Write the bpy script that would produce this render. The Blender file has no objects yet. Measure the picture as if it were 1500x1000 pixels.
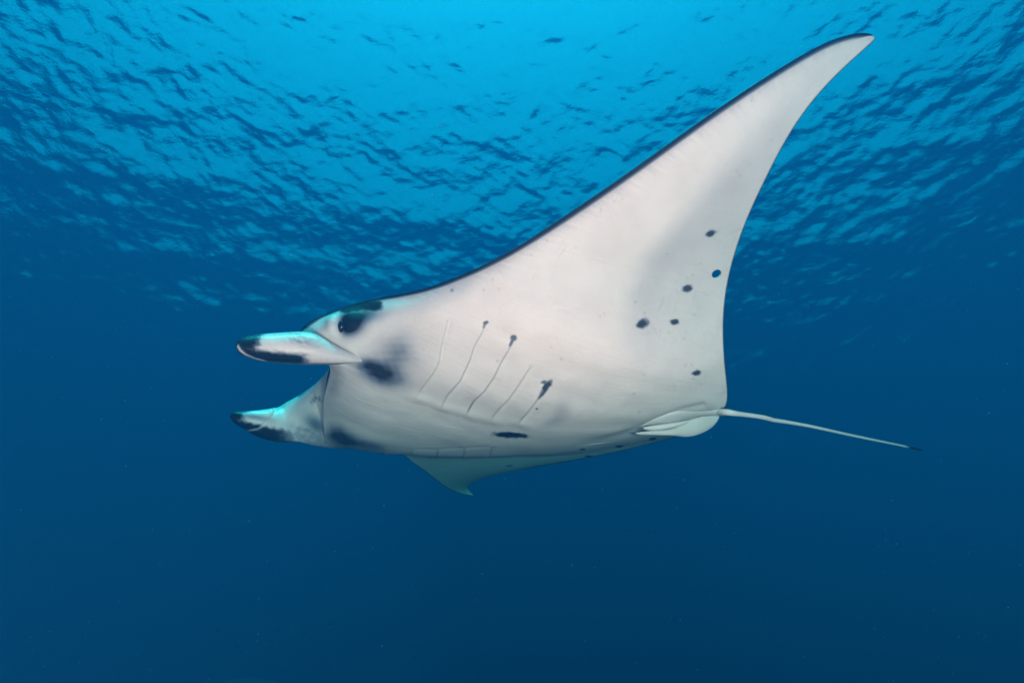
import bpy, math, random
import numpy as np

random.seed(7)
RNG = np.random.default_rng(11)
sc = bpy.context.scene
C = sc.collection
R = math.radians

# ------------------------------------------------------------------ camera
PITCH = R(33.0)                     # the camera looks up towards the surface
FPX = 1000.0                        # focal length in pixels of the 1500 px wide photograph
cam_d = bpy.data.cameras.new('camera')
cam_d.sensor_width = 36.0
cam_d.lens = FPX / 1500.0 * 36.0
cam_d.clip_start = 0.05
cam_d.clip_end = 500.0
cam = bpy.data.objects.new('camera', cam_d)
C.objects.link(cam)
cam.location = (0, 0, 0)
cam.rotation_euler = (math.pi / 2 + PITCH, 0, 0)
sc.camera = cam

# ------------------------------------------------------------------ sky, sun, strobes, exposure
SUN_EL, SUN_AZ = R(85.0), R(-160.0)  # azimuth measured from +Y towards +X
w = bpy.data.worlds.new('World')
sc.world = w
w.use_nodes = True
nt = w.node_tree
bg = nt.nodes['Background']
sky = nt.nodes.new('ShaderNodeTexSky')
sky.sky_type = 'NISHITA'
sky.sun_disc = False
sky.sun_elevation = SUN_EL
sky.sun_rotation = SUN_AZ
sky.air_density = 0.8
sky.dust_density = 4.0
sky.ozone_density = 1.0
nt.links.new(sky.outputs[0], bg.inputs[0])
bg.inputs[1].default_value = 0.116

sd = bpy.data.lights.new('sun', 'SUN')
sd.energy = 3.4
sd.angle = R(0.5)
sd.color = (1.0, 0.96, 0.9)
sun = bpy.data.objects.new('sun', sd)
C.objects.link(sun)
from mathutils import Vector
sdir = Vector((math.sin(SUN_AZ) * math.cos(SUN_EL), math.cos(SUN_AZ) * math.cos(SUN_EL), math.sin(SUN_EL)))
sun.rotation_euler = sdir.to_track_quat('Z', 'Y').to_euler()
sun.location = sdir * 30


def cam2world(P):
    """camera space (x right, y up, d away) to world"""
    P = np.asarray(P, float)
    x, y, d = P[..., 0], P[..., 1], P[..., 2]
    s, c = math.sin(PITCH), math.cos(PITCH)
    return np.stack([x, d * c - y * s, d * s + y * c], -1)


def pix(px, py, d):
    """a pixel of the photograph at distance d along the optical axis, camera space"""
    return np.array([(px - 750.0) / FPX * d, (500.0 - py) / FPX * d, d])


def strobe(loc, aim, power, col):
    """the photographer's flash: the photograph's subject is lit by a pair of them beside the camera"""
    l = bpy.data.lights.new('strobe', 'SPOT')
    l.energy = power
    l.color = col
    l.spot_size = R(150)
    l.spot_blend = 0.5
    l.shadow_soft_size = 0.12
    o = bpy.data.objects.new('strobe', l)
    C.objects.link(o)
    o.location = cam2world(np.array(loc))
    d = Vector(cam2world(np.array(loc)) - cam2world(np.array(aim)))
    o.rotation_euler = d.to_track_quat('Z', 'Y').to_euler()


STROBE_COL = (1.0, 0.084, 0.074)
strobe((-0.40, -0.35, 0.0), pix(760, 420, 2.8), 910, STROBE_COL)
strobe((1.20, -0.05, 0.0), pix(1000, 380, 2.8), 1560, STROBE_COL)

sc.view_settings.view_transform = 'Standard'
sc.view_settings.look = 'None'
sc.view_settings.exposure = 1.25
sc.view_settings.gamma = 1.0
sc.view_settings.use_curve_mapping = False
cy = sc.cycles
cy.use_denoising = True
cy.denoiser = 'OPENIMAGEDENOISE'
cy.max_bounces = 7
cy.diffuse_bounces = 3
cy.glossy_bounces = 3
cy.transmission_bounces = 3
cy.volume_bounces = 0
cy.transparent_max_bounces = 8
cy.sample_clamp_indirect = 5.0
cy.caustics_reflective = True


# ------------------------------------------------------------------ helpers
def tag(o, label=None, cat=None, group=None, kind=None):
    if label: o['label'] = label
    if cat: o['category'] = cat
    if group: o['group'] = group
    if kind: o['kind'] = kind
    return o


def mesh_np(name, V, quads, mat, parent=None, tris=None, smooth=True):
    V = np.asarray(V, np.float32)
    me = bpy.data.meshes.new(name)
    q = np.asarray(quads, np.int32).reshape(-1, 4) if quads is not None and len(quads) else np.zeros((0, 4), np.int32)
    t = np.asarray(tris, np.int32).reshape(-1, 3) if tris is not None and len(tris) else np.zeros((0, 3), np.int32)
    nl = q.size + t.size
    me.vertices.add(len(V))
    me.vertices.foreach_set('co', V.ravel())
    me.loops.add(nl)
    me.loops.foreach_set('vertex_index', np.concatenate([q.ravel(), t.ravel()]).astype(np.int32))
    me.polygons.add(len(q) + len(t))
    st = np.concatenate([np.arange(len(q)) * 4, q.size + np.arange(len(t)) * 3]).astype(np.int32)
    me.polygons.foreach_set('loop_start', st)
    me.polygons.foreach_set('loop_total', np.concatenate([np.full(len(q), 4), np.full(len(t), 3)]).astype(np.int32))
    me.polygons.foreach_set('use_smooth', np.full(len(q) + len(t), smooth))
    me.update(calc_edges=True)
    me.validate()
    if mat: me.materials.append(mat)
    o = bpy.data.objects.new(name, me)
    C.objects.link(o)
    if parent: o.parent = parent
    return o


def set_attr(o, name, arr):
    a = o.data.attributes.new(name, 'FLOAT_COLOR', 'POINT')
    n = len(arr)
    buf = np.ones((n, 4), np.float32)
    buf[:, :arr.shape[1]] = arr
    a.data.foreach_set('color', buf.ravel())


def smooth01(x):
    x = np.clip(x, 0, 1)
    return x * x * (3 - 2 * x)


class Wob:
    """cheap smooth noise of two coordinates"""
    def __init__(s, lo, hi, n=14, seed=1):
        r = np.random.default_rng(seed)
        lam = np.exp(r.uniform(math.log(lo), math.log(hi), n))
        th = r.uniform(0, 2 * math.pi, n)
        s.kx, s.ky, s.ph = 2 * math.pi / lam * np.cos(th), 2 * math.pi / lam * np.sin(th), r.uniform(0, 6.28, n)
        s.n = n

    def __call__(s, x, y):
        out = 0
        for a, b, p in zip(s.kx, s.ky, s.ph):
            out = out + np.sin(a * x + b * y + p)
        return out / math.sqrt(s.n)


def spline(y, xq):
    """natural cubic spline over integer knots; y is (n, k)"""
    n = len(y)
    A = np.zeros((n, n)); B = np.zeros_like(y, float)
    A[0, 0] = A[-1, -1] = 1
    for i in range(1, n - 1):
        A[i, i - 1], A[i, i], A[i, i + 1] = 1, 4, 1
        B[i] = 6 * (y[i - 1] - 2 * y[i] + y[i + 1])
    M = np.linalg.solve(A, B)
    i = np.clip(np.floor(xq).astype(int), 0, n - 2)
    t = (xq - i)[:, None]
    a, b = 1 - t, t
    return a * y[i] + b * y[i + 1] + ((a ** 3 - a) * M[i] + (b ** 3 - b) * M[i + 1]) / 6


def seg_dist(px, py, pts):
    """distance to a polyline, signed side, and position 0..1 along it"""
    best = np.full(px.shape, 1e9); side = np.zeros(px.shape); pos = np.zeros(px.shape)
    n = len(pts) - 1
    for k in range(n):
        ax, ay = pts[k]; bx, by = pts[k + 1]
        dx, dy = bx - ax, by - ay
        L2 = dx * dx + dy * dy
        t = ((px - ax) * dx + (py - ay) * dy) / L2
        tc = np.clip(t, 0, 1)
        d = np.hypot(px - ax - tc * dx, py - ay - tc * dy)
        s = (px - ax) * dy - (py - ay) * dx
        m = d < best
        best = np.where(m, d, best); side = np.where(m, np.sign(s), side); pos = np.where(m, (k + tc) / n, pos)
    return best, side, pos


def gauss(px, py, cx, cy_, sx, sy, ang=0.0):
    c, s = math.cos(R(ang)), math.sin(R(ang))
    dx, dy = px - cx, py - cy_
    a = dx * c + dy * s; b = -dx * s + dy * c
    return np.exp(-0.5 * ((a / sx) ** 2 + (b / sy) ** 2))


def ell(px, py, cx, cy_, rx, ry, ang=0.0):
    c, s = math.cos(R(ang)), math.sin(R(ang))
    dx, dy = px - cx, py - cy_
    a = dx * c + dy * s; b = -dx * s + dy * c
    return np.sqrt((a / rx) ** 2 + (b / ry) ** 2)


# ------------------------------------------------------------------ materials
def new_mat(name):
    m = bpy.data.materials.new(name)
    m.use_nodes = True
    return m, m.node_tree, m.node_tree.nodes['Principled BSDF']


def skin_material(name, rough, spec):
    m, t, p = new_mat(name)
    N = t.nodes.new; L = t.links.new
    at = N('ShaderNodeAttribute'); at.attribute_name = 'pigment'
    uv = N('ShaderNodeAttribute'); uv.attribute_name = 'skin_uv'
    geo = N('ShaderNodeNewGeometry')
    # blotchy tone
    n1 = N('ShaderNodeTexNoise'); n1.inputs['Scale'].default_value = 5; n1.inputs['Detail'].default_value = 6
    n1.inputs['Roughness'].default_value = 0.65
    L(geo.outputs['Position'], n1.inputs['Vector'])
    r1 = N('ShaderNodeMapRange'); r1.inputs[1].default_value = 0.3; r1.inputs[2].default_value = 0.7
    r1.inputs[3].default_value = 0.92; r1.inputs[4].default_value = 1.04
    L(n1.outputs['Fac'], r1.inputs[0])
    # fine grain
    n2 = N('ShaderNodeTexNoise'); n2.inputs['Scale'].default_value = 160; n2.inputs['Detail'].default_value = 3
    L(geo.outputs['Position'], n2.inputs['Vector'])
    r2 = N('ShaderNodeMapRange'); r2.inputs[1].default_value = 0.3; r2.inputs[2].default_value = 0.7
    r2.inputs[3].default_value = 0.97; r2.inputs[4].default_value = 1.02
    L(n2.outputs['Fac'], r2.inputs[0])
    # tiny dark specks
    vo = N('ShaderNodeTexVoronoi'); vo.inputs['Scale'].default_value = 9
    L(geo.outputs['Position'], vo.inputs['Vector'])
    r3 = N('ShaderNodeMapRange'); r3.inputs[1].default_value = 0.025; r3.inputs[2].default_value = 0.05
    r3.inputs[3].default_value = 0.72; r3.inputs[4].default_value = 1.0
    L(vo.outputs['Distance'], r3.inputs[0])
    mu = N('ShaderNodeMath'); mu.operation = 'MULTIPLY'; L(r1.outputs[0], mu.inputs[0]); L(r2.outputs[0], mu.inputs[1])
    mu2 = N('ShaderNodeMath'); mu2.operation = 'MULTIPLY'; L(mu.outputs[0], mu2.inputs[0]); L(r3.outputs[0], mu2.inputs[1])
    vm = N('ShaderNodeVectorMath'); vm.operation = 'SCALE'
    L(at.outputs['Color'], vm.inputs[0]); L(mu2.outputs[0], vm.inputs['Scale'])
    L(vm.outputs[0], p.inputs['Base Color'])
    # relief: fine fibres running along the chord, plus leathery grain
    mp = N('ShaderNodeMapping'); mp.inputs['Scale'].default_value = (6, 260, 1)
    L(uv.outputs['Color'], mp.inputs['Vector'])
    n3 = N('ShaderNodeTexNoise'); n3.inputs['Scale'].default_value = 1.0; n3.inputs['Detail'].default_value = 3
    L(mp.outputs[0], n3.inputs['Vector'])
    n4 = N('ShaderNodeTexNoise'); n4.inputs['Scale'].default_value = 40; n4.inputs['Detail'].default_value = 5
    L(geo.outputs['Position'], n4.inputs['Vector'])
    ad = N('ShaderNodeMath'); ad.operation = 'ADD'; L(n3.outputs['Fac'], ad.inputs[0]); L(n4.outputs['Fac'], ad.inputs[1])
    bp = N('ShaderNodeBump'); bp.inputs['Strength'].default_value = 0.36; bp.inputs['Distance'].default_value = 0.004
    L(ad.outputs[0], bp.inputs['Height']); L(bp.outputs[0], p.inputs['Normal'])
    p.inputs['Roughness'].default_value = rough
    p.inputs['Specular IOR Level'].default_value = spec
    return m


M_SKIN = skin_material('manta_skin', 0.5, 0.10)
M_FIN = skin_material('manta_fin_skin', 0.3, 0.2)

m, t, p = new_mat('eye_gloss')
p.inputs['Base Color'].default_value = (0.012, 0.014, 0.016, 1)
p.inputs['Roughness'].default_value = 0.12
M_EYE = m

m, t, p = new_mat('fish_dark')
p.inputs['Base Color'].default_value = (0.015, 0.017, 0.02, 1)
p.inputs['Roughness'].default_value = 0.6
M_FISH = m

m, t, p = new_mat('plankton')
p.inputs['Base Color'].default_value = (0.3, 0.36, 0.34, 1)
p.inputs['Roughness'].default_value = 0.8
M_PLANK = m

# water surface: Fresnel decides between seeing out (Snell's window) and total internal reflection
m, t, p = new_mat('water_surface')
t.nodes.remove(p)
N = t.nodes.new; L = t.links.new
out = t.nodes['Material Output']
geo = N('ShaderNodeNewGeometry')
na = N('ShaderNodeTexNoise'); na.inputs['Scale'].default_value = 8.5; na.inputs['Detail'].default_value = 3; na.inputs['Roughness'].default_value = 0.62
nb = N('ShaderNodeMapping'); nb.inputs['Rotation'].default_value = (0, 0, R(24)); nb.inputs['Scale'].default_value = (1.0, 1.3, 1.0)
L(geo.outputs['Position'], nb.inputs['Vector']); L(nb.outputs[0], na.inputs['Vector'])
bp = N('ShaderNodeBump'); bp.inputs['Strength'].default_value = 1.0; bp.inputs['Distance'].default_value = 0.010
L(na.outputs['Fac'], bp.inputs['Height'])
nc = N('ShaderNodeTexNoise'); nc.inputs['Scale'].default_value = 34; nc.inputs['Detail'].default_value = 2
L(geo.outputs['Position'], nc.inputs['Vector'])
bp0 = bp
bp = N('ShaderNodeBump'); bp.inputs['Strength'].default_value = 1.0; bp.inputs['Distance'].default_value = 0.0030
L(nc.outputs['Fac'], bp.inputs['Height']); L(bp0.outputs[0], bp.inputs['Normal'])
fr = N('ShaderNodeFresnel'); fr.inputs['IOR'].default_value = 1.333
L(bp.outputs[0], fr.inputs['Normal'])
tr = N('ShaderNodeBsdfTransparent')
gl = N('ShaderNodeBsdfGlossy'); gl.inputs['Roughness'].default_value = 0.10
L(bp.outputs[0], gl.inputs['Normal'])
mx = N('ShaderNodeMixShader')
L(fr.outputs[0], mx.inputs[0]); L(tr.outputs[0], mx.inputs[1]); L(gl.outputs[0], mx.inputs[2])
L(mx.outputs[0], out.inputs['Surface'])
M_WATER = m

# the water itself
DENS = 0.54
SIG_T = np.array([0.54, 0.102, 0.108])
SIG_S = np.array([0.0001, 0.0160, 0.0500])
m, t, p = new_mat('sea_water')
t.nodes.remove(p)
out = t.nodes['Material Output']
pv = t.nodes.new('ShaderNodeVolumePrincipled')
col = SIG_S / DENS
ab = (1 - (SIG_T - SIG_S) / DENS / (1 - col)) ** 2
pv.inputs['Color'].default_value = (*col, 1)
pv.inputs['Absorption Color'].default_value = (*ab, 1)
pv.inputs['Density'].default_value = DENS
pv.inputs['Anisotropy'].default_value = 0.60
t.links.new(pv.outputs[0], out.inputs['Volume'])
M_SEA = m

m, t, p = new_mat('sea_floor')
no = t.nodes.new('ShaderNodeTexNoise'); no.inputs['Scale'].default_value = 0.8; no.inputs['Detail'].default_value = 8
rp = t.nodes.new('ShaderNodeValToRGB')
rp.color_ramp.elements[0].color = (0.012, 0.014, 0.012, 1); rp.color_ramp.elements[1].color = (0.045, 0.045, 0.035, 1)
ge = t.nodes.new('ShaderNodeNewGeometry')
t.links.new(ge.outputs['Position'], no.inputs['Vector']); t.links.new(no.outputs['Fac'], rp.inputs[0])
t.links.new(rp.outputs[0], p.inputs['Base Color'])
p.inputs['Roughness'].default_value = 0.9
M_BED = m

# ------------------------------------------------------------------ water surface (waves), sea bed, water body
SURF = 8.0
rr = np.concatenate([[0.05], np.exp(np.linspace(math.log(0.8), math.log(150), 1080))])
front = np.arange(-56, 56.01, 0.17)
back = np.arange(60, 301, 5.0)
az = np.radians(np.concatenate([front, back]))
A_, R_ = np.meshgrid(az, rr)
X = (R_ * np.sin(A_)).ravel(); Y = (R_ * np.cos(A_)).ravel()
Z = np.zeros_like(X)
nw = 210
lam = np.exp(RNG.uniform(math.log(0.13), math.log(3.6), nw))
wind = R(65)
th = wind + RNG.normal(0, 1.5, nw)
slope = 0.165 * math.sqrt(2.0 / nw) * RNG.uniform(0.5, 1.4, nw) * np.clip(0.5 / lam, .1, 1) ** .55
for l_, t_, s_, p_ in zip(lam, th, slope, RNG.uniform(0, 6.28, nw)):
    k = 2 * math.pi / l_
    # a wave fades out where the mesh gets too coarse to carry it
    fade = np.clip(1.6 - np.hypot(X, Y) * 0.0049 * 3.0 / l_, 0, 1)
    ph = k * (X * math.cos(t_) + Y * math.sin(t_)) + p_
    Z += s_ / k * fade * (np.sin(ph) + 0.22 * np.cos(2 * ph))
nr, na_ = len(rr), len(az)
I = np.arange(nr * na_).reshape(nr, na_)
J = np.concatenate([I, I[:, :1]], 1)
Q = np.stack([J[:-1, :-1], J[:-1, 1:], J[1:, 1:], J[1:, :-1]], -1).reshape(-1, 4)
ws = mesh_np('water_surface', np.stack([X, Y, Z + SURF], 1), Q, M_WATER)
tag(ws, kind='structure')

# sea bed with a low reef mound at the lower left
gx = np.linspace(-130, 130, 131); gy = np.linspace(-60, 140, 101)
GX, GY = np.meshgrid(gx, gy)
wb1 = Wob(6, 30, 14, 3)
GZ = -15 + 0.8 * wb1(GX, GY)
I = np.arange(GX.size).reshape(GX.shape)
Q = np.stack([I[:-1, :-1], I[:-1, 1:], I[1:, 1:], I[1:, :-1]], -1).reshape(-1, 4)
tag(mesh_np('sea_bed', np.stack([GX.ravel(), GY.ravel(), GZ.ravel()], 1), Q, M_BED), kind='structure')

# a reef pinnacle rising from the bed, its top dim at the bottom edge
rc = cam2world(pix(372, 993, 16.0))
na2, nz2 = 72, 40
wb2 = Wob(.5, 4, 18, 8)
VV = []
for i in range(nz2 + 1):
    f = i / nz2
    z = rc[2] + (-15.5 - rc[2]) * f ** 1.6
    r_ = 0.02 + 1.9 * f ** .40 + 5.0 * f ** 1.3
    for j in range(na2):
        a = 2 * math.pi * j / na2
        q = r_ * (1 + .13 * wb2(math.cos(a) * r_ * 1.3 + z, math.sin(a) * r_ * 1.3 - z * .7))
        VV.append((rc[0] + q * math.cos(a), rc[1] + q * math.sin(a), z + .12 * wb2(math.cos(a) * r_ * 2, math.sin(a) * r_ * 2) * min(1, f * 8)))
I = np.arange(len(VV)).reshape(nz2 + 1, na2); J = np.roll(I, -1, 1)
Q = np.stack([I[:-1], I[1:], J[1:], J[:-1]], -1).reshape(-1, 4)
tag(mesh_np('reef_rock', np.array(VV), Q, M_BED), kind='structure')

hv = np.array([[x, y, z] for x in (-125, 125) for y in (-55, 130) for z in (-19, SURF + 1.2)], float)
hq = [(0, 1, 3, 2), (4, 6, 7, 5), (0, 4, 5, 1), (2, 3, 7, 6), (0, 2, 6, 4), (1, 5, 7, 3)]
tag(mesh_np('haze', hv, hq, M_SEA, smooth=False), kind='stuff')

# ------------------------------------------------------------------ the manta
manta = bpy.data.objects.new('manta_ray', None)
C.objects.link(manta)
tag(manta, 'white bellied manta ray gliding under the surface with one long wing raised', 'manta ray')
ORIGIN = cam2world(pix(780, 600, 3.3))
manta.location = ORIGIN


def rel(P):
    return cam2world(P) - ORIGIN


# control net: each row runs from leading edge to trailing edge, rows go from the raised near
# wing tip over the belly to the far wing tip.  (px, py, distance)
U = [0, .1, .25, .45, .65, .85, 1]


def wing(le, te, camber=0.0):
    le = np.array(le, float); te = np.array(te, float)
    out = []
    for u in U:
        q = le * (1 - u) + te * u
        q[2] -= camber * 4 * u * (1 - u)
        out.append(q)
    return out


rows = [
    wing((1277.5, 50.6, 2.93), (1282.5, 57.5, 2.93)),
    wing((1257, 49.0, 2.89), (1266, 73, 2.90), .002),
    wing((1212, 62, 2.82), (1215, 121, 2.86), .004),
    wing((1140, 102, 2.72), (1163, 187, 2.82), .008),
    wing((1040, 168, 2.63), (1122, 262, 2.82), .014),
    wing((930, 247, 2.57), (1090, 333, 2.86), .022),
    wing((820, 322, 2.55), (1068, 405, 2.92), .032),
    wing((730, 377, 2.57), (1060, 470, 3.02), .045),
    [(650, 413, 2.60), (700, 430, 2.58), (770, 455, 2.60), (860, 487, 2.68), (950, 512, 2.85), (1030, 526, 3.05), (1062, 530, 3.16)],
    [(590, 430, 2.63), (640, 452, 2.58), (720, 487, 2.60), (830, 530, 2.70), (930, 558, 2.90), (1025, 570, 3.18), (1066, 572, 3.32)],
    [(515, 446, 2.68), (580, 474, 2.60), (680, 522, 2.64), (800, 568, 2.78), (910, 592, 3.02), (1020, 596, 3.30), (1063, 595, 3.43)],
    [(443, 480, 2.70), (532, 498, 2.64), (640, 550, 2.71), (775, 595, 2.89), (895, 612, 3.12), (1005, 607, 3.38), (1052, 602, 3.48)],
    [(455, 511, 2.76), (528, 540, 2.71), (630, 578, 2.80), (765, 615, 3.00), (885, 624, 3.2), (995, 615, 3.42), (1040, 607, 3.52)],
    [(483, 538, 2.81), (525, 572, 2.80), (625, 606, 2.93), (760, 632, 3.13), (880, 634, 3.28), (985, 622, 3.47), (1028, 613, 3.55)],
    [(476, 578, 2.92), (520, 609, 2.94), (622, 634, 3.10), (755, 648, 3.28), (875, 643, 3.38), (977, 628, 3.52), (1018, 619, 3.58)],
    [(474, 615, 3.05), (520, 638, 3.10), (622, 652, 3.28), (750, 659, 3.43), (870, 651, 3.5), (970, 634, 3.58), (1010, 626, 3.62)],
    [(481, 651, 3.22), (525, 658, 3.28), (622, 666, 3.45), (748, 667.5, 3.58), (868, 658, 3.63), (965, 640, 3.65), (1004, 633, 3.68)],
    [(520, 656, 3.50), (560, 661, 3.55), (635, 667, 3.68), (750, 667.5, 3.76), (865, 661, 3.79), (962, 643, 3.79), (1000, 636, 3.79)],
    [(578, 661, 3.85), (618, 667, 3.88), (670, 670, 3.93), (770, 669, 3.98), (870, 662, 3.99), (955, 646, 3.97), (990, 639.5, 3.95)],
    wing((603, 675.5, 4.15), (945, 651.5, 4.2)),
    wing((626, 692, 4.5), (868, 669, 4.5)),
    wing((646, 708, 4.85), (785, 683.5, 4.8)),
    wing((662, 717, 5.1), (722, 695.5, 5.1)),
    wing((677, 723, 5.28), (688, 709, 5.3)),
    wing((693, 725.5, 5.42), (692, 723, 5.42)),
]
NETPX = np.array([[np.array(q, float) for q in r] for r in rows])
# heading: how fast the chord recedes from the camera; and the near wing curls towards it
for r_, f_ in enumerate([1, 1, 1, 1, 1, .9, .75, .65] + [.55] * 8 + [.7, .85] + [1] * 7):
    d0 = NETPX[r_, 0, 2]
    NETPX[r_, :, 2] = d0 + (NETPX[r_, :, 2] - d0) * f_
for r_, k_ in enumerate([.33, .31, .27, .20, .13, .06]):
    NETPX[r_, :, 2] -= k_
NETPX[17:, :, 2] = 3.5 + (NETPX[17:, :, 2] - 3.5) * .72
NET = np.stack([(NETPX[..., 0] - 750) / FPX * NETPX[..., 2], (500 - NETPX[..., 1]) / FPX * NETPX[..., 2], NETPX[..., 2]], -1)
T_ROW = np.array([.004, .01, .018, .03, .045, .055, .065, .08, .10, .13, .18, .25, .34, .43, .44, .43, .38, .28, .17, .10, .065, .045, .028, .014, .004])
steps = [16, 20, 30, 52, 66, 70, 72, 66, 58, 52, 46, 46, 46, 46, 38, 32, 28, 22, 22, 20, 18, 16, 14, 12]
sq = np.concatenate([np.arange(k) / k + i for i, k in enumerate(steps)] + [[len(rows) - 1]])
NC = 520
cq = np.linspace(0, 1, NC)
cq = 0.75 * cq + 0.25 * (1 - np.cos(cq * math.pi)) / 2          # u, denser at the edges
ui = np.interp(cq, U, range(7))                                  # back to knot index (piecewise, smoothed below)
# smooth map from u to the knot index so the spline has no kinks
k_ = np.hanning(61); k_ /= k_.sum()
uip = np.concatenate([2 * ui[0] - ui[30:0:-1], ui, 2 * ui[-1] - ui[-2:-32:-1]])
ui = np.clip(np.convolve(uip, k_, 'valid'), 0, 6)
NR = len(sq)
tmp = spline(NET.reshape(len(rows), -1), sq).reshape(NR, 7, 3)
P = spline(tmp.transpose(1, 0, 2).reshape(7, -1), ui).reshape(NC, NR, 3).transpose(1, 0, 2)   # [row, col, xyz] ventral


def proj(P):
    return 750 + FPX * P[..., 0] / P[..., 2], 500 - FPX * P[..., 1] / P[..., 2]


def normals(P):
    n = np.cross(np.gradient(P, axis=1), np.gradient(P, axis=0))
    n /= np.linalg.norm(n, axis=-1, keepdims=True) + 1e-12
    return n


# the leading edge of head and wing is rounded: the last few centimetres turn away from the camera
_px, _py = proj(P)
ex, ey = _px[:, 0], _py[:, 0]
tx, ty = np.gradient(ex), np.gradient(ey)
ln = np.hypot(tx, ty) + 1e-9
_le = np.abs((_px - ex[:, None]) * (ty / ln)[:, None] - (_py - ey[:, None]) * (tx / ln)[:, None])
amp = np.interp(sq, [0, 3, 7, 9, 10, 11, 11.6, 12.2], [.004, .012, .03, .06, .085, .085, .05, 0])
wid = np.interp(sq, [0, 3, 7, 9, 10, 11, 12], [4, 8, 14, 18, 17, 15, 12])
P = P * (1 + (amp[:, None] * np.exp(-(_le / wid[:, None]) ** 1.4) * (cq < .3)[None])[..., None] / P[..., 2:3])

Nv = normals(P)
if (Nv[NR // 3, NC // 2] * P[NR // 3, NC // 2]).sum() > 0:       # make it point out of the belly, towards the camera
    Nv = -Nv
# dorsal side
prof = 0.2969 * np.sqrt(cq) - 0.126 * cq - 0.3516 * cq ** 2 + 0.2843 * cq ** 3 - 0.1036 * cq ** 4
prof /= prof.max()
Trow = spline(T_ROW[:, None], sq)[:, 0]
mn = -Nv[:, NC // 8: NC * 7 // 8].mean(1)
mn[0:6] = mn[6]; mn[-6:] = mn[-7]
ks = np.hanning(61); ks /= ks.sum()
mnp = np.pad(mn, ((30, 30), (0, 0)), mode='edge')
mn = np.stack([np.convolve(mnp[:, i], ks, 'valid') for i in range(3)], 1)
mn /= np.linalg.norm(mn, axis=1, keepdims=True)
mn = mn + np.array([0, 0, 1.0]) * np.interp(sq, [6, 8, 11, 12.5], [0, 1.2, 1.2, 0])[:, None]
mn /= np.linalg.norm(mn, axis=1, keepdims=True)
soft = np.interp(sq, [6, 8, 11.5, 13], [0, 1, 1, 0])[:, None]    # blunter nose only at the mouth
profm = prof[None] * (1 - soft) + (np.sin(np.pi * cq) ** 1.2)[None] * soft
Dd = P + mn[:, None] * (Trow[:, None] * profm)[..., None]

# ---- fine relief of the belly, in the photograph's coordinates of each skin point
PX, PY = proj(P)
body_mask = (sq > 6.5)[:, None] & (sq < 17.5)[:, None]
H = np.zeros_like(PX)
SLITS = [
    [(656, 462), (654, 475), (646, 505), (642, 530), (634, 545), (622, 561), (608, 582)],
    [(712, 474), (705, 487), (694, 506), (687, 527), (674, 555), (655, 577), (645, 596)],
    [(752, 497), (746, 508), (734, 528), (722, 552), (708, 571), (694, 586), (682, 606)],
    [(781, 528), (768, 548), (757, 565), (744, 583), (730, 597), (717, 614)],
    [(799, 560), (793, 570), (784, 586), (770, 605), (757, 619)],
]
slit_line = np.zeros_like(PX)
near_left = (sq < 13.9)[:, None] * np.ones_like(PX)
for i, pts in enumerate(SLITS):
    d, side, pos = seg_dist(PX, PY, pts)
    s = d * side
    ends = smooth01(pos / 0.12) * smooth01((1 - pos) / 0.09)
    # the flap in front of each slit rises slowly and drops at its free edge
    left = (PX < np.interp(PY, [q[1] for q in pts], [q[0] for q in pts]))
    sd = np.where(left, -d, d)
    amp = (0.005 + 0.0075 * pos) * smooth01(pos / 0.15) * smooth01((1 - pos) / 0.32)
    H += near_left * amp * (np.where(left, np.exp(-d / 17.0), np.exp(-(d / 2.0) ** 2)) - 0.4 * np.exp(-((sd - 3.5) / 3.0) ** 2))
    strength = (0.16, 0.24, 0.26, 0.16, 0.2)[i] + 0.08 * pos + (0.42 * smooth01((pos - 0.72) * 5) if i == 2 else 0) + (0.3 * smooth01((0.5 - pos) * 3) if i == 4 else 0)
    slit_line = np.maximum(slit_line, near_left * ends ** .5 * np.exp(-((sd - 0.8) / 1.15) ** 2) * strength)
    # the bright knuckle at the foot of each slit
    bx, by = pts[-1]
    H += near_left * 0.007 * gauss(PX, PY, bx + 6, by + 1, 12, 5, 14)
# crease under the row of knuckles
d, side, pos = seg_dist(PX, PY, [(585, 572), (612, 589), (648, 603), (684, 613), (720, 621), (760, 626), (800, 622)])
crease = near_left * (pos > .001) * (pos < .999) * np.sin(np.clip(pos, 0, 1) * math.pi) ** .6
H -= 0.0014 * crease * np.exp(-(d / 9.0) ** 2)
# far gills at the lower edge of the belly
foot = (sq > 13.5)[:, None] & (sq < 18)[:, None]
d, side, pos = seg_dist(PX, PY, [(545, 650), (565, 653.5), (603, 656.5), (640, 656.5), (680, 654.5), (712, 652), (727, 655.5)])
top = np.interp(PX, [545, 565, 603, 640, 680, 712, 727], [650, 653.5, 656.5, 656.5, 654.5, 652, 655.5])
inx = (PX > 548) & (PX < 727) & foot
below = PY > top
far_line = foot * (pos > .001) * (pos < .999) * np.exp(-(d / 1.1) ** 2)
fx = np.interp(PX, [563, 602, 640, 679, 719], [0, 1, 2, 3, 4])
frac = np.clip(fx - np.floor(fx), 0, 1)
H += np.where(inx & below & (PX > 563) & (PX < 719), 0.004 * np.minimum((PY - top) / 4, 1) * (0.35 + 0.65 * (1 - frac) ** 1.0), 0)
far_slit = np.zeros_like(PX)
for x in (564, 603, 641, 680, 719):
    dd = np.abs(PX - x + (PY - 662) * 0.25)
    far_slit = np.maximum(far_slit, foot * below * np.exp(-(dd / 1.0) ** 2) * smooth01((PY - top) / 2))
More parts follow.
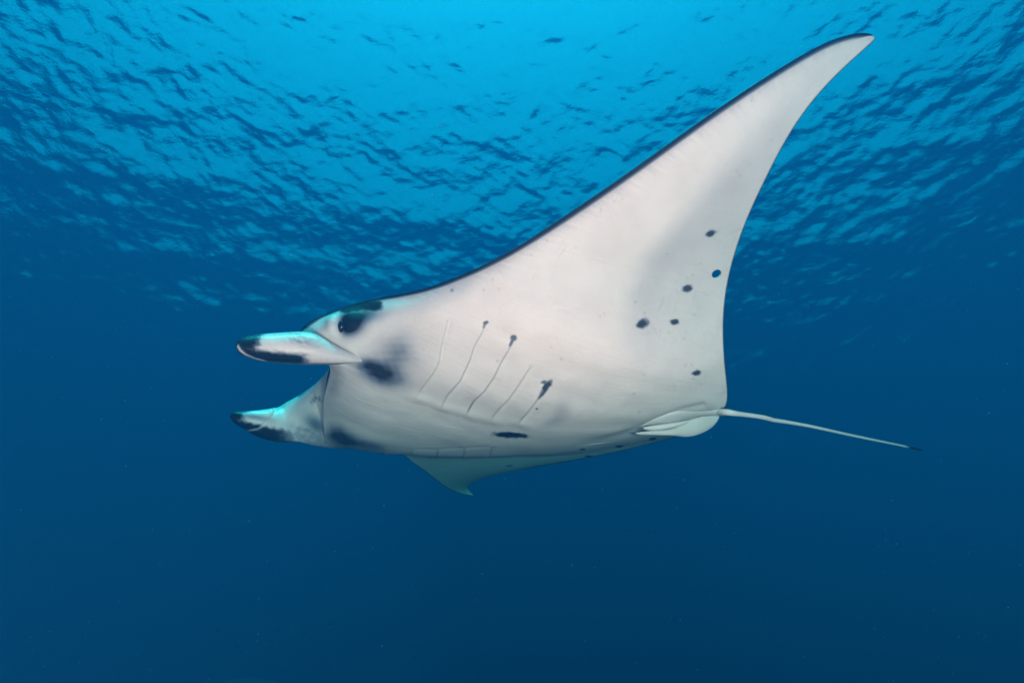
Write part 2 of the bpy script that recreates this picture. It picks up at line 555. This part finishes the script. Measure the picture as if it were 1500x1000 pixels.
# soft wrinkles running along the throat and loose folds near the tail
wr = Wob(9, 30, 12, 5); wr2 = Wob(30, 90, 8, 6)
throat = gauss(PX, PY, 610, 620, 90, 28, 8) * body_mask
H += 0.0008 * throat * wr(PX * 0.16 + PY * 0.05, PY * 1.0 - PX * 0.22)
H += 0.0005 * gauss(PX, PY, 880, 600, 60, 25, -10) * body_mask * wr(PX * .5, PY * .8 + PX * .2)
H += 0.0014 * body_mask * wr2(PX, PY * 1.3)
d, side, pos = seg_dist(PX, PY, [(840, 655), (880, 645), (920, 634), (960, 617), (1000, 601), (1030, 594)])
H -= 0.008 * body_mask * np.exp(-(d / 5) ** 2) * smooth01(pos * 4) * (sq < 15)[:, None]
# eyelid bulge and socket
H += body_mask * (0.017 * gauss(PX, PY, 488, 474, 8, 11, 10) + 0.012 * gauss(PX, PY, 512, 470, 14, 14) - 0.02 * gauss(PX, PY, 500, 478, 5, 8))
edge_fade = smooth01(np.minimum(cq, 1 - cq) / 0.03)[None]
P = P + Nv * (H * edge_fade)[..., None]

# ---- pigment
BLUEGREY = np.array([0.20, 0.25, 0.31])


def pigment_ramp(base, d):
    """white skin shades through slate grey into black"""
    d = np.clip(d, 0, 1)[..., None]
    lo = base + (BLUEGREY - base) * np.clip(d / .6, 0, 1)
    return lo + (DARK - lo) * np.clip((d - .6) / .4, 0, 1)


WHITE = np.array([0.80, 0.785, 0.765]); DARK = np.array([0.012, 0.014, 0.018]); GREY = np.array([0.42, 0.46, 0.50])
PX, PY = proj(P)
fz = Wob(3, 14, 16, 9); fz2 = Wob(8, 40, 12, 10)
leD = np.hypot(PX - PX[:, :1], PY - PY[:, :1])
# distance to the whole leading edge curve: perpendicular distance approximated with the edge's own slope
def edge_distance(col):
    ex, ey = PX[:, col], PY[:, col]
    tx, ty = np.gradient(ex), np.gradient(ey)
    ln = np.hypot(tx, ty) + 1e-9
    return np.abs((PX - ex[:, None]) * (ty / ln)[:, None] - (PY - ey[:, None]) * (tx / ln)[:, None])


le = edge_distance(0); te = edge_distance(-1)
S = sq[:, None] * np.ones_like(PX)
near = smooth01((11.5 - S) / 2)
bw = np.interp(S, [0, 1, 3, 6, 8, 9, 10, 11, 12], [5.5, 7.5, 8.6, 8.2, 6.5, 5.0, 4.5, 3.0, 0.5])
UU = cq[None] * np.ones_like(PX)
dark = np.zeros_like(PX)
arc = np.concatenate([[0], np.cumsum(np.hypot(np.diff(PX[:, 0]), np.diff(PY[:, 0])))])
f1d = sum(a_ * np.sin(arc * 6.283 / l_ + p_) for a_, l_, p_ in zip([.30, .26, .3, .24, .24, .2], [5.3, 8.1, 12.7, 19, 31, 53], [0, 1, 2, 3, 4, 5]))
feather = (1 + 0.38 * f1d)[:, None]
dark = np.maximum(dark, (S < 12) * (UU < .3) * np.exp(-(le / bw) ** 4.5))
fuzz = np.interp(S, [0, 1, 3, 5, 7, 9, 10], [4, 5, 8, 11, 9, 5, 3])
dark = np.maximum(dark, (S < 10) * (UU < .35) * 0.40 * np.exp(-(np.clip(le - 3, 0, None) / (fuzz * feather.clip(.35))) ** 1.25))
dark = np.maximum(dark, (S < 16) * (UU > .8) * np.exp(-(te / 1.3) ** 2))
dark = np.maximum(dark, (S > 17) * np.maximum((UU > .8) * np.exp(-(te / 0.9) ** 2), (UU < .2) * 0.8 * np.exp(-(le / 0.8) ** 2)))
b = body_mask
# spots
rough_e = 0.13 * fz(PX, PY)
for (cx, cy_, rx, ry, an, am) in [(1041, 342, 7.5, 4.4, -24, .93), (1007, 422.5, 7.0, 5.2, -10, .9), (941, 474, 9.2, 6.2, -28, .93),
                                  (988, 471.3, 6.6, 4.2, -12, .92), (1020.5, 546, 7.2, 3.6, -4, .92), (748, 637, 25, 4.2, 3, 1.0),
                                  (711.5, 473, 4.4, 2.6, -25, .72), (709.3, 477.5, 1.6, 4.6, 25, .62), (752, 494.5, 4.4, 4.6, 20, .76), (749.5, 501, 2.4, 6.4, 28, .72), (801, 565, 4.6, 9.5, 40, .9), (796, 575, 2.5, 10, 38, .85), (797, 559.5, 5, 2.4, -8, .7),
                                  (662, 425, 2.6, 2.8, 30, .4), (786, 598.5, 1.6, 1.2, 0, .8)]:
    e = ell(PX, PY, cx, cy_, rx, ry, an) + rough_e
    dark = np.maximum(dark, (S < 15.2) * am * smooth01((1.45 - e) / 0.85))
for (cx, cy_, rx, ry, an) in [(907, 653.5, 5.5, 1.8, -4), (956, 642.6, 5, 2.1, -8), (862, 668, 6, 1.2, 0), (853.5, 658, 4.5, 1.2, -4), (746, 682, 5, .8, -4)]:
    e = ell(PX, PY, cx, cy_, rx, ry, an)
    dark = np.maximum(dark, (S > 15) * 0.85 * smooth01((1.3 - e) / 0.5))
# smudges round the mouth corners, behind the eye, and on the head
sm = 1 + 0.07 * fz2(PX, PY)
dark = np.maximum(dark, b * np.clip(.76 * sm * (0.74 * gauss(PX, PY, 547, 544, 22, 10, 22) + .60 * gauss(PX, PY, 569, 553, 22, 11, 12) + .40 * gauss(PX, PY, 572, 530, 22, 26, 60) + .42 * gauss(PX, PY, 585, 512, 18, 20) + .5 * gauss(PX, PY, 541, 534, 14, 6, 10)), 0, .97))
dark = np.maximum(dark, b * (S > 12.5) * np.clip(sm * (.72 * gauss(PX, PY, 495, 638, 15, 12, 35) + .62 * gauss(PX, PY, 520, 649, 26, 8, 14) + .4 * gauss(PX, PY, 560, 655, 25, 5, 8)), 0, .95))
dark = np.maximum(dark, b * (S < 12.5) * np.clip(1.2 * gauss(PX, PY, 509, 474, 9, 12, 10) + .7 * gauss(PX, PY, 521, 477, 12, 10) + .8 * gauss(PX, PY, 533, 461, 17, 8, -10), 0, 1))
dcap, _, _ = seg_dist(PX, PY, [(505, 451), (530, 447), (551, 447)])
dark = np.maximum(dark, b * (S < 12.5) * smooth01((14 - dcap + 0.8 * fz(PX, PY)) / 9))
dcap, _, _ = seg_dist(PX, PY, [(440, 484), (460, 470), (480, 457), (500, 449)])
dark = np.maximum(dark, b * (S < 12.5) * 0.9 * smooth01((4.5 - dcap) / 4))
# shading on the throat behind the jaw edge, painted into the colour
dark = np.maximum(dark, b * (S > 12.2) * sm * (.34 * gauss(PX, PY, 489, 560, 9, 22, 8) + .16 * gauss(PX, PY, 505, 600, 26, 24)))
# slits
dark = np.maximum(dark, b * np.clip(slit_line, 0, 1))
dark = np.maximum(dark, b * np.clip((far_line * .26 + far_slit * .36) * (1 + .3 * fz(PX, PY)), 0, .9))
# grey smudges and the grey band on the wing
gl_ = 0.55 * gauss(PX, PY, 823, 600, 9, 11, 20) + .6 * gauss(PX, PY, 808, 619, 14, 5.5, -22)
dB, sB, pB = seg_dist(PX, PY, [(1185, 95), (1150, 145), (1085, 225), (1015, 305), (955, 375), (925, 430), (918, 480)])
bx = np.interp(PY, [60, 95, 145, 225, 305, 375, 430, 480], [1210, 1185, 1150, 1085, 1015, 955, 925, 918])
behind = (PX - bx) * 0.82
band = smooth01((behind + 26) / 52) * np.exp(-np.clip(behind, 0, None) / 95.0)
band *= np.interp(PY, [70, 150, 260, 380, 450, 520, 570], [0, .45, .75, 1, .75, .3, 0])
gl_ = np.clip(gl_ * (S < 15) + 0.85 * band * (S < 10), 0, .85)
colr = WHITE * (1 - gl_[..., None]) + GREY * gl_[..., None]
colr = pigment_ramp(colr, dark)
# old scratches and faint flecks
for _ in range(46):
    x0, y0 = RNG.uniform(560, 1180), RNG.uniform(150, 610)
    an, ln_ = RNG.normal(-.35, .5), RNG.uniform(8, 42)
    d_, _s, p_ = seg_dist(PX, PY, [(x0, y0), (x0 + ln_ * math.cos(an), y0 + ln_ * math.sin(an) + RNG.uniform(-2, 2))])
    k_s = (S < 15) * np.exp(-(d_ / .8) ** 2) * np.sin(np.pi * p_) * RNG.choice([.10, -.13, .07, -.2])
    colr = colr * (1 + k_s[..., None])
flecks = [(RNG.uniform(560, 1150), RNG.uniform(200, 640)) for _ in range(120)]
for (cx, cy_) in ((1041, 342), (1007, 422), (941, 474), (988, 471), (1020, 546), (800, 567)):
    flecks += [(cx + RNG.normal(0, 13), cy_ + RNG.normal(0, 10)) for _ in range(7)]
for x0, y0 in flecks:
    r0 = RNG.uniform(.7, 1.6)
    colr = colr * (1 - ((S < 15) * RNG.uniform(.12, .4) * np.exp(-((PX - x0) ** 2 + (PY - y0) ** 2) / r0 ** 2))[..., None])

# dorsal pigment: near black with a paler shoulder
DPX, DPY = proj(Dd)
dcol = np.broadcast_to(DARK * 1.5, Dd.shape).copy()

# ---- assemble: ventral grid + dorsal grid sharing the outer rim, with the hole near the trailing edge
V = np.concatenate([P.reshape(-1, 3), Dd.reshape(-1, 3)])
n0 = NR * NC
idV = np.arange(n0).reshape(NR, NC)
idD = idV + n0
rim = np.zeros((NR, NC), bool); rim[0] = rim[-1] = True; rim[:, 0] = rim[:, -1] = True
idD = np.where(rim, idV, idD)
hole = (1049.5, 401.0, 7.4, 5.6, -35)
cxp = (PX[:-1, :-1] + PX[1:, 1:]) / 2; cyp = (PY[:-1, :-1] + PY[1:, 1:]) / 2
inh = (ell(cxp, cyp, *hole) < 1.0) & (S[:-1, :-1] < 9)
qv = np.stack([idV[:-1, :-1], idV[:-1, 1:], idV[1:, 1:], idV[1:, :-1]], -1)
qd = np.stack([idD[:-1, :-1], idD[1:, :-1], idD[1:, 1:], idD[:-1, 1:]], -1)
# rim of the hole: snap the border onto the ellipse and wall it
walls = []
touch = set()
for i, j in np.argwhere(inh):
    for (di, dj, a, b2) in ((-1, 0, (0, 0), (0, 1)), (1, 0, (1, 1), (1, 0)), (0, -1, (1, 0), (0, 0)), (0, 1, (0, 1), (1, 1))):
        if not inh[i + di, j + dj]:
            A2 = (i + a[0], j + a[1]); B2 = (i + b2[0], j + b2[1])
            walls.append((idV[B2], idV[A2], idD[A2], idD[B2]))
            touch.add(A2); touch.add(B2)
for (i, j) in touch:
    c_, s_ = math.cos(R(hole[4])), math.sin(R(hole[4]))
    dx, dy = PX[i, j] - hole[0], PY[i, j] - hole[1]
    a = dx * c_ + dy * s_; b2 = -dx * s_ + dy * c_
    e = math.hypot(a / hole[2], b2 / hole[3])
    a /= e; b2 /= e
    nx, ny = hole[0] + a * c_ - b2 * s_, hole[1] + a * s_ + b2 * c_
    d = P[i, j, 2]
    np_ = pix(nx, ny, d)
    V[idV[i, j]] = np_
    V[idD[i, j]] = np_ + (Dd[i, j] - P[i, j])
quads = np.concatenate([qv[~inh], qd[~inh], np.array(walls)])
used = np.unique(quads)
remap = np.full(len(V), -1); remap[used] = np.arange(len(used))
allcol = np.concatenate([colr.reshape(-1, 3), dcol.reshape(-1, 3)])
for (i, j) in touch:
    allcol[idD[i, j]] = DARK * 3
uvv = np.stack([np.broadcast_to(cq, (NR, NC)), np.broadcast_to(sq[:, None] / 24, (NR, NC)), np.zeros((NR, NC))], -1).reshape(-1, 3)
uvv = np.concatenate([uvv, uvv])
body = mesh_np('body', rel(V)[used], remap[quads], M_SKIN, manta)
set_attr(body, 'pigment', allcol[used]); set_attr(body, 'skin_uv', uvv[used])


# ---- lofted parts: closed cross-sections along an axis
def loft(name, sections, nseg, mat, pigment, parent=manta, spiral=None, sub=6, cap=True):
    """sections: rows of (top px, top py, top d, bottom px, bottom py, bottom d, half thickness)"""
    Sx = np.array(sections, float)
    Tp = np.stack([(Sx[:, 0] - 750) / FPX * Sx[:, 2], (500 - Sx[:, 1]) / FPX * Sx[:, 2], Sx[:, 2]], 1)
    Bp = np.stack([(Sx[:, 3] - 750) / FPX * Sx[:, 5], (500 - Sx[:, 4]) / FPX * Sx[:, 5], Sx[:, 5]], 1)
    n = len(Sx)
    q = np.concatenate([np.arange(sub) / sub + i for i in range(n - 1)] + [[n - 1]])
    Tp = spline(Tp, q); Bp = spline(Bp, q); hh = np.clip(spline(Sx[:, 6:7], q)[:, 0], 0.0004, None)
    ctr = (Tp + Bp) / 2
    up = (Tp - Bp) / 2
    ax = np.gradient(ctr, axis=0); ax /= np.linalg.norm(ax, axis=1, keepdims=True) + 1e-9
    nrm = np.cross(ax, up); nrm /= np.linalg.norm(nrm, axis=1, keepdims=True) + 1e-12
    nrm = np.where((nrm[:, 2:3] > 0), -nrm, nrm)                # towards the camera
    th = np.linspace(0, 2 * math.pi, nseg, endpoint=False)
    m_ = len(q)
    rad = np.ones((m_, nseg))
    if spiral:
        rad = spiral(q / (n - 1), th, ctr)
    Vv = ctr[:, None] + up[:, None] * (np.cos(th) * rad)[..., None] + nrm[:, None] * ((np.sin(th) * rad) * hh[:, None])[..., None]
    idx = np.arange(m_ * nseg).reshape(m_, nseg)
    nx = np.roll(idx, -1, 1)
    Qd = np.stack([idx[:-1], nx[:-1], nx[1:], idx[1:]], -1).reshape(-1, 4)
    Vf = Vv.reshape(-1, 3)
    tris = []
    c0 = len(Vf)
    Vf = np.concatenate([Vf, ctr[:1], ctr[-1:]])
    tris += [(c0, nx[0, k], idx[0, k]) for k in range(nseg)]
    tris += [(c0 + 1, idx[-1, k], nx[-1, k]) for k in range(nseg)]
    pp = proj(Vf)
    o = mesh_np(name, rel(Vf), Qd, mat, parent, tris=tris)
    thf = np.concatenate([np.tile(th, m_), [0, 0]])
    qf = np.concatenate([np.repeat(q / (n - 1), nseg), [0, 1]])
    set_attr(o, 'pigment', pigment(pp[0], pp[1], thf, qf))
    set_attr(o, 'skin_uv', np.stack([thf / 6.28, qf, qf * 0], 1))
    return o


def mixc(d):
    return pigment_ramp(np.broadcast_to(WHITE, d.shape + (3,)), d)


# near head fin, rolled into a tube that points forward
secs = []
for (x, ty, by, d, h) in [(347.0, 505, 507.5, 2.56, .003), (348.5, 500, 511.5, 2.56, .014), (353, 495.5, 517, 2.56, .026), (362, 492.3, 522.5, 2.56, .036), (376, 490, 526.8, 2.57, .043),
                          (392, 488.8, 529.2, 2.575, .047), (412, 487.4, 531.2, 2.59, .050), (432, 486.2, 532.4, 2.605, .052), (450, 487.0, 533, 2.62, .052),
                          (468, 495, 533.2, 2.635, .046), (488, 506.5, 532.8, 2.645, .034), (508, 516, 531, 2.65, .022), (526, 522.5, 528, 2.655, .012), (546, 525, 526.2, 2.66, .004)]:
    emb = float(np.interp(x, [465, 488, 508, 526, 546], [0, .012, .034, .07, .12]))
    secs.append((x + (4 if x > 445 else 0), ty, d + emb, x, by, d + emb + h * .4, h * 1.6))


def sp_near(q, th, ctr):
    # the free edge of the roll: a small step in the radius low on the front half
    th0 = np.interp(q, [0, .12, .28, .4, 1], [1.35, 1.75, 2.4, 2.75, 2.9])
    amt = np.interp(q, [0, .05, .3, .42, 1], [.16, .16, .12, 0, 0])
    a = np.mod(th[None] - th0[:, None], 2 * math.pi)
    return 1 - amt[:, None] * np.exp(-a / 0.5) * smooth01(a / 0.05)


def pig_near(px, py, th, q):
    w_ = fz(px, py)
    dk = smooth01((386 - px + 2 * w_ - 0.35 * (py - 505)) / 16)                                  # black tip
    low = np.interp(px, [350, 400, 450, 500], [505, 510, 515, 540])
    dk = np.maximum(dk, smooth01((py - low + w_) / 9) * smooth01((462 - px + 2 * w_) / 24))    # black underside
    dk = np.maximum(dk, .35 * gauss(px, py, 447, 500, 22, 7, 15) * (1 + .5 * w_))
    dk = np.maximum(dk, .13 * smooth01((px - 425) / 40) * (1 + .2 * w_))
    dk = np.maximum(dk, np.where(px > 440, smooth01((py - 529.5) / 4.0), 0) * .7)  # thin shadow along the bottom of the fin base, painted into the colour
    dk = np.maximum(dk, np.where(np.sin(th) < -.1, .95, 0))                                     # the side turned away
    d, s, p_ = seg_dist(px, py, [(347.5, 506), (352, 513), (360, 519.5), (374, 525), (389, 528.5)])
    dk = dk * (1 - .95 * np.exp(-(d / np.interp(p_, [0, .5, 1], [2.2, 1.5, .6])) ** 2) * (np.sin(th) > 0))
    return mixc(dk)


f1 = loft('cephalic_fin', secs, 72, M_FIN, pig_near, spiral=sp_near, sub=8)
f1['label'] = 'black tipped head fin rolled into a tube'

# far head fin: a broad sheet at the mouth that rolls up towards its tip
secs = []
for (x, ty, by, dt, db, h) in [(338.0, 607.5, 610.5, 3.02, 3.02, .003), (339.5, 604.5, 615, 3.02, 3.02, .014), (344, 602.6, 620.5, 3.03, 3.02, .026), (353, 601.8, 626.5, 3.04, 3.03, .036), (368, 602.8, 633, 3.07, 3.03, .045),
                               (386, 602.8, 637.8, 3.12, 3.04, .050), (402, 600.5, 641.2, 3.17, 3.05, .052), (418, 593, 643.8, 3.22, 3.07, .052), (436, 581.5, 646.5, 3.20, 3.10, .050),
                               (452, 569.5, 649.5, 3.13, 3.15, .046), (466, 558.5, 652.0, 3.05, 3.21, .042), (478, 546, 654, 2.99, 3.27, .04), (488, 535, 655, 2.95, 3.32, .04), (505, 530, 654, 2.98, 3.38, .04)]:
    secs.append((x, ty, dt, x, by, db, h * 1.3))


def sp_far(q, th, ctr):
    th0 = np.interp(q, [0, .1, .28, .35, .41, .46, 1], [2.9, 2.9, 2.7, 2.2, 1.6, .3, .05])
    amt = np.interp(q, [0, .06, .3, .46, .52, .68, 1], [.08, .12, .2, .22, .16, 0, 0])
    a = np.mod(th[None] - th0[:, None], 2 * math.pi)
    return 1 - amt[:, None] * np.exp(-a / 0.6) * smooth01(a / 0.06)


def pig_far(px, py, th, q):
    w_ = fz(px, py)
    dk = smooth01((366 - px + 2 * w_ - .5 * (py - 612)) / 18)
    low = np.interp(px, [340, 360, 390, 430, 470], [607, 613, 620, 627, 641])
    dk = np.maximum(dk, smooth01((py - low + w_) / 8) * smooth01((455 - px + 3 * w_) / 50))
    dk = np.maximum(dk, .75 * gauss(px, py, 463, 622, 16, 9, 35))
    dk = np.maximum(dk, .3 * gauss(px, py, 455, 640, 30, 8, 10) * (1 + .5 * w_))
    dk = np.maximum(dk, .45 * smooth01((px - 466) / 8) * (py < 628))
    dk = np.maximum(dk, .5 * gauss(px, py, 372, 610, 18, 3, 10))
    dk = np.maximum(dk, .46 * smooth01((py - 608) / 24) * smooth01((px - 400) / 40) * (1 + .2 * w_))  # weaker flash low on the sheet, painted in as a darker gradient
    d, s, p_ = seg_dist(px, py, [(457, 589), (463, 581), (475, 588)])
    dk = np.maximum(dk, .6 * np.exp(-((d - 1.5) / 1.4) ** 2) * (py > 580))
    d, s, p_ = seg_dist(px, py, [(404, 600), (399, 611), (391, 620), (378, 628), (362, 631)])
    dk = dk * (1 - .7 * np.exp(-(d / 1.1) ** 2)) 
    d, s, p_ = seg_dist(px, py, [(438, 579), (460, 562), (475, 548), (484, 534)])
    dk = np.maximum(dk, .7 * np.exp(-(d / 2.5) ** 2))
    dk = np.maximum(dk, np.where(np.sin(th) < -.1, .95, 0))
    return mixc(dk)


f2 = loft('cephalic_fin', secs, 72, M_FIN, pig_far, spiral=sp_far, sub=8)
f2['label'] = 'broad head fin curling up at its black tip'

# fold of skin inside the mouth corner
# tail: thin whip, white below, black above and at the tip
tl = [(1030, 600.0, 3.72, 1.5), (1048, 601.0, 3.62, 3.6), (1066, 603.2, 3.54, 4.2), (1085, 606, 3.555, 3.2), (1105, 608.5, 3.58, 2.9), (1122, 611.5, 3.60, 3.0), (1134, 614.8, 3.62, 2.7), (1150, 617.2, 3.64, 2.4), (1180, 622.4, 3.68, 2.1), (1205, 627.6, 3.71, 1.9),
      (1240, 635.4, 3.76, 1.7), (1280, 643.8, 3.81, 1.5), (1320, 652, 3.86, 1.3), (1340, 656.8, 3.89, 1.2), (1347, 658.4, 3.90, 1.0), (1351, 659.2, 3.905, 0.4)]
secs = [(x + .2 * r_, y - r_, d, x - .2 * r_, y + r_, d, r_ / 1000 * d * .9) for (x, y, d, r_) in [(a[0], a[1], a[2] - .48, a[3] * 1.22) for a in tl]]


def pig_tail(px, py, th, q):
    mid = np.interp(px, [a[0] for a in tl], [a[1] for a in tl]); rr_ = np.interp(px, [a[0] for a in tl], [a[3] for a in tl])
    dk = smooth01((mid - .75 * rr_ - py) / (.35 * rr_))
    dk = np.maximum(dk, smooth01((px - 1326) / 8))
    dk = np.maximum(dk, np.where(np.sin(th) < -.6, 1, 0))
    return mixc(dk)


loft('tail', secs, 20, M_SKIN, pig_tail, sub=6)


# pelvic fins: two thick-edged lobes beside the tail
def flap(name, top, bot, ht, edge_dark, near=0.32):
    secs = [(a[0], a[1], a[2] - near, b[0], b[1], b[2] - near, h) for a, b, h in zip(top, bot, ht)]

    def pg(px, py, th, q):
        c = np.cos(th)
        dk = np.where(c < -0.9, edge_dark * smooth01((-c - .9) / .08), 0) * smooth01((q - .2) * 4)
        dk = np.maximum(dk, np.where(np.sin(th) < -.2, .95, 0))
        return mixc(dk)
    return loft(name, secs, 40, M_SKIN, pg, sub=8)


# near one: a narrow lobe seen almost edge on along the tail root
pf = flap('pelvic_fin', [(926, 628, 3.46), (950, 617, 3.40), (975, 606, 3.35), (1000, 597.8, 3.36), (1030, 595.2, 3.40), (1055, 597, 3.43), (1067, 599.2, 3.45), (1070.5, 601.5, 3.45)],
     [(930, 631, 3.52), (955, 626.5, 3.48), (980, 620, 3.45), (1003, 613, 3.45), (1032, 607.3, 3.47), (1055, 607.3, 3.48), (1066, 607.2, 3.48), (1069, 606, 3.47)],
     [.004, .014, .018, .02, .02, .016, .011, .004], .0)
pf['label'] = 'narrow pelvic fin lying along the tail root'
# clasper-like fold between them
pf2 = flap('pelvic_fin', [(930, 634, 3.44), (955, 631, 3.45), (980, 628.5, 3.46), (1000, 620, 3.48), (1020, 610.5, 3.50), (1040, 607.5, 3.52), (1050, 608, 3.53), (1053.5, 610, 3.53)],
     [(940, 637, 3.46), (965, 636.0, 3.47), (985, 637.0, 3.48), (1003, 639.5, 3.50), (1022, 636.5, 3.51), (1040, 627.5, 3.53), (1050, 617.5, 3.53), (1053, 612, 3.53)],
     [.003, .012, .016, .018, .018, .014, .009, .003], .9)
pf2['label'] = 'rounded pelvic fin lobe below the tail root'
flap('clasper', [(942, 626, 3.37), (955, 623.5, 3.37), (975, 620.5, 3.38), (995, 617.6, 3.40), (1008, 615.8, 3.41)],
     [(943, 628.5, 3.38), (957, 629.6, 3.385), (977, 627.6, 3.39), (996, 622.4, 3.41), (1008, 617.6, 3.42)],
     [.003, .012, .014, .01, .003], .0)

# eyes
def eye(c, rx, ry, rz):
    u_ = np.linspace(0, math.pi, 25); v_ = np.linspace(0, 2 * math.pi, 33)[:-1]
    g = np.array([[(rx * math.sin(a) * math.cos(b_), ry * math.sin(a) * math.sin(b_), rz * math.cos(a)) for b_ in v_] for a in u_])
    idx = np.arange(25 * 32).reshape(25, 32); nx = np.roll(idx, -1, 1)
    Q = np.stack([idx[:-1], nx[:-1], nx[1:], idx[1:]], -1).reshape(-1, 4)
    return mesh_np('eye', rel(g.reshape(-1, 3) + c), Q, M_EYE, manta)


def surf_at(px, py, smin, smax):
    pr = (PX - px) ** 2 + (PY - py) ** 2 + np.where((S < smin) | (S > smax), 1e9, 0)
    i = np.unravel_index(pr.argmin(), pr.shape)
    return P[i], Nv[i]


pe, ne = surf_at(499.5, 478.5, 8, 13)
eye(pe + np.array([0, 0, .009]), .0165, .027, .02)

# ------------------------------------------------------------------ small fish near the bottom of the frame
def fish_mesh():
    xs = np.linspace(0, 1, 9)
    hy = np.array([.02, .11, .17, .19, .18, .14, .09, .05, .03])
    V = []; Q = []
    ns = 8
    for x, h in zip(xs, hy):
        for k in range(ns):
            a = 2 * math.pi * k / ns
            V.append((x * .8 - .5, .45 * h * math.sin(a), h * math.cos(a)))
    for i in range(8):
        for k in range(ns):
            Q.append((i * ns + k, i * ns + (k + 1) % ns, (i + 1) * ns + (k + 1) % ns, (i + 1) * ns + k))
    b0 = len(V)
    V += [(.28, .008, .03), (.28, .008, -.03), (.5, .004, .17), (.42, .004, 0), (.5, .004, -.17),
          (.28, -.008, .03), (.28, -.008, -.03), (.5, -.004, .17), (.42, -.004, 0), (.5, -.004, -.17)]
    T = []
    for o_ in (0, 5):
        T += [(b0 + o_, b0 + o_ + 2, b0 + o_ + 3), (b0 + o_, b0 + o_ + 3, b0 + o_ + 1), (b0 + o_ + 1, b0 + o_ + 3, b0 + o_ + 4)]
    V += [(-.15, 0, .18), (.1, 0, .17), (.05, 0, .27)]
    T.append((len(V) - 3, len(V) - 2, len(V) - 1))
    return V, Q, T


fv, fq, ft = fish_mesh()
proto = mesh_np('reef_fish', np.array(fv), fq, M_FISH, tris=ft)
left_pts = [(305, 872, 4), (337, 893, 4), (255, 896, 4), (320, 922, 8), (347, 947, 5), (327, 956, 4), (262, 946, 4), (426, 899, 4), (483, 913, 8), (447, 953, 5),
            (443, 963, 4), (461, 979, 7), (480, 978, 6), (408, 924, 5), (445, 926, 5), (427, 989, 5), (269, 915, 4)]
right_pts = [(679, 945, 6), (607, 961, 6), (618, 980, 6), (698, 991, 5), (672, 990, 4), (1047, 937, 5)]
k = 0
for pts, lab in ((left_pts, 'tiny dark fish hovering in the deep blue water at the lower left'), (right_pts, 'tiny dark fish in deep blue water below the manta and near the bottom edge')):
    for (x, y, s) in pts:
        o = proto if k == 0 else proto.copy()
        if k: C.objects.link(o)
        k += 1
        d = random.uniform(6, 9)
        o.location = cam2world(pix(x, y, d))
        sz = s / 1000 * d * 1.15
        o.scale = (sz, sz, sz)
        o.rotation_euler = (0, random.uniform(-.4, .4) + .35, random.choice([0, math.pi]) + random.uniform(-.6, .6))
        tag(o, lab, 'fish', 'small dark fish in the deep water')

# drifting plankton specks: uncountable
iv = np.array([(0, 0, 1), (0, 0, -1), (1, 0, 0), (-1, 0, 0), (0, 1, 0), (0, -1, 0)], float)
it = np.array([(0, 2, 4), (0, 4, 3), (0, 3, 5), (0, 5, 2), (1, 4, 2), (1, 3, 4), (1, 5, 3), (1, 2, 5)])
VV, TT = [], []
for i in range(2200):
    d = RNG.uniform(2.9, 7.0)
    c = cam2world(pix(RNG.uniform(-100, 1600), RNG.uniform(-50, 1050), d))
    r_ = d / 1000 * RNG.choice([.4, .6, 1.0], p=[.55, .33, .12])
    VV.append(iv * r_ * RNG.uniform(.7, 1.3, 3) + c); TT.append(it + 6 * i)
tag(mesh_np('plankton', np.concatenate(VV), None, M_PLANK, tris=np.concatenate(TT)), 'pale plankton specks drifting through the blue water', kind='stuff')
